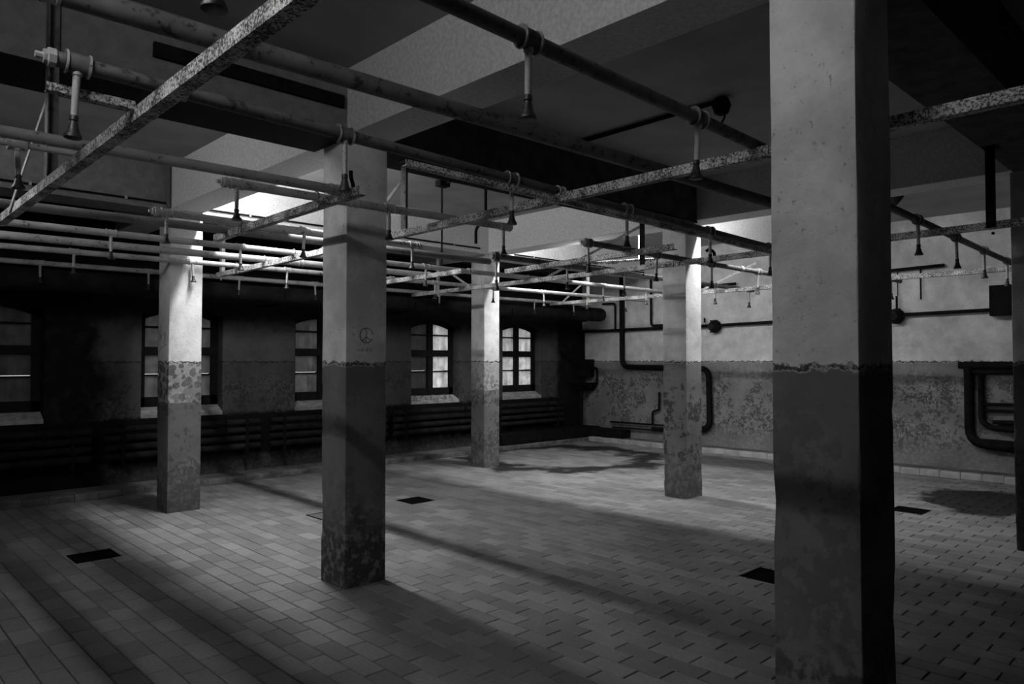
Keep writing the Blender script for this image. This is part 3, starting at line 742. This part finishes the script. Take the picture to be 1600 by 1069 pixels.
def bulkhead(y, z, label, stem):
    t = thing('bulkhead_lamp', label, 'lamp', (XW, y, z), 'dead bulkhead lamps on the far wall')
    MB().lathe([(0.10, 0.07), (0.115, 0.03), (0.115, -0.02), (0.09, -0.06), (0.05, -0.09)], 14, (XW-0.02, y, z), 'x').build('body', M['black'], t)
    MB().lathe([(0.06, -0.13), (0.09, -0.06), (0.09, -0.04)], 12, (XW-0.03, y, z), 'x').build('glass_dome', M['soot_shade'], t)
    MB().tube([(XW+0.01, y+stem[0], z+0.08), (XW+0.01, y+stem[0], z+stem[1])], 0.016, 8).build('stem', M['black'], t)
    m = MB()
    for a in (0.0, 1.05, 2.1): m.bar((XW-0.05, y-0.13*math.cos(a), z-0.13*math.sin(a)), (XW-0.05, y+0.13*math.cos(a), z+0.13*math.sin(a)), 0.02, 0.02, (1,0,0))
    m.build('guard', M['black'], t)
bulkhead(6.80, 2.20, 'round black bulkhead lamp on the far wall right of the far pillar', (0.22, 0.16))
bulkhead(3.80, 2.25, 'round black bulkhead lamp on the far wall right of the foreground pillar', (-0.0, 0.30))
t = thing('junction_box', 'black rectangular junction box on the far wall at right', 'box', (XW, 2.45, 2.2))
MB().box(XW-0.1, X1, 2.33, 2.60, 2.20, 2.61).build('body', M['black'], t)
MB().box(XW-0.115, XW-0.098, 2.345, 2.585, 2.215, 2.595).build('lid', M['black'], t)
# corner: basin on a bracket and a low black trough
t = thing('wash_basin', 'black basin on an iron bracket in the far left corner', 'basin', (11.2, 9.7, 0.9))
m = MB(); m.add([(11.64,9.92,1.14),(11.64,9.50,1.14),(11.2,9.50,1.14),(11.2,9.92,1.14),(11.64,9.92,0.98),(11.64,9.62,0.98),(11.36,9.62,0.98),(11.36,9.92,0.98)],
                [(0,1,2,3),(7,6,5,4),(0,4,5,1),(1,5,6,2),(2,6,7,3),(3,7,4,0)]); m.build('bowl', M['black'], t)
MB().tube(bend([(11.6, 9.9, 1.44), (11.6, 9.52, 1.44), (11.6, 9.52, 1.16)], 0.04), 0.025, 8).build('bracket', M['black'], t)
MB().tube([(11.58, 9.86, 2.2), (11.58, 9.86, 1.14)], 0.03, 8).build('feed_pipe', M['black'], t)
MB().tube([(11.4, 9.78, 1.0), (11.4, 9.78, 0.262)], 0.045, 8).build('waste_pipe', M['black'], t)
MB().box(11.5, 11.64, 9.62, 9.92, 1.26, 1.62).build('cistern', M['black'], t)
t = thing('trough', 'long low black trough on the ledge in the far left corner', 'trough', (9.4, 9.6, 0.09))
MB().box(8.9, 11.62, 9.46, 9.90, 0.083, 0.26).build('body', M['black'], t)
MB().box(11.30, 11.62, 8.70, 9.455, 0.08, 0.24).build('short_arm', M['black'], t)

# ------------------------------------------------------------------ heating pipes under the windows
HG = ['bank of black heating pipes under the leftmost window', 'bank of black heating pipes behind the flaked left pillar', 'bank of black heating pipes behind the peace-sign pillar',
      'bank of black heating pipes behind the centre pillar', 'bank of black heating pipes under the window nearest the corner']
for i, c in enumerate(WC):
    t = thing('heating_pipe_bank', HG[i], 'heater', (c, 9.8, 0.1), 'heating pipe banks under the windows')
    xa, xb = c-0.98, c+0.98
    for k, z in enumerate((0.42, 0.53, 0.64, 0.75)):
        MB().tube([(xa, 9.78, z), (xb, 9.78, z)], 0.043, 12).build('heating_pipe', M['soot_shade'], t)
    for x in (xa+0.2, xb-0.2): MB().box(x-0.015, x+0.015, 9.72, 9.945, 0.30, 0.82).build('bracket', M['black'], t)
    MB().lathe([(0.012, -0.12), (0.012, 0.07)], 8, (xb-0.5, 9.715, 0.78)).build('valve_stem', M['black'], t)

# ------------------------------------------------------------------ fluorescent battens hidden high on the far side of each beam (the light of the hall)
def batten(x, y, z, wall, k, label, L=1.2):
    t = thing('fluorescent_batten', label, 'lamp', (x, y, z), 'fluorescent battens behind the beams')
    if wall is None: MB().box(x-0.03, x+0.03, y-L/2-0.03, y+L/2+0.03, z+0.03, ZC).build('batten_body', M['white'], t)
    else: MB().box(wall, x-0.018, y-L/2-0.03, y+L/2+0.03, z-0.03, z+0.03).build('batten_body', M['white'], t)
    MB().tube([(x, y-L/2, z), (x, y+L/2, z)], 0.013, 8, caps=False).build('tube', emit('fluorescent_tube_glow', TUBE_LIGHT*k), t)
    for s in (-1, 1): MB().box(x-0.02, x+0.013, y+s*(L/2+0.012)-0.012, y+s*(L/2+0.012)+0.012, z-0.015, z+0.035).build('socket', M['white'], t)
def strip_light(name, loc, power, ly, tilt=0.0, w=0.03):         # lamp light thrown down (and a little sideways) by a batten's trough reflector
    ld = bpy.data.lights.new(name, 'AREA'); ld.shape = 'RECTANGLE'; ld.size, ld.size_y = w, ly; ld.energy = power
    ld.spread = TROUGH if tilt == 0.0 else PI
    o = bpy.data.objects.new(name, ld); COL.objects.link(o); o.location = loc; o.rotation_euler = (0, tilt, 0)
for x, z, wall, lamps, side in ((-0.52, 3.62, None, ROW0, 'nearest'), (3.165, 3.56, 3.06, ROW1, 'middle'), (7.775, 3.56, 7.62, ROW2, 'farthest')):
    for k, (y, glow, watts) in enumerate(lamps):
        batten(x, y, z, wall, glow, '%s fluorescent batten along the %s beam, hidden from the camera' % (ORD[k], side))
        if watts > 0: strip_light('batten_light', (x, y, z-0.025), watts, 1.2, -1.2 if side == 'nearest' else 0.0)
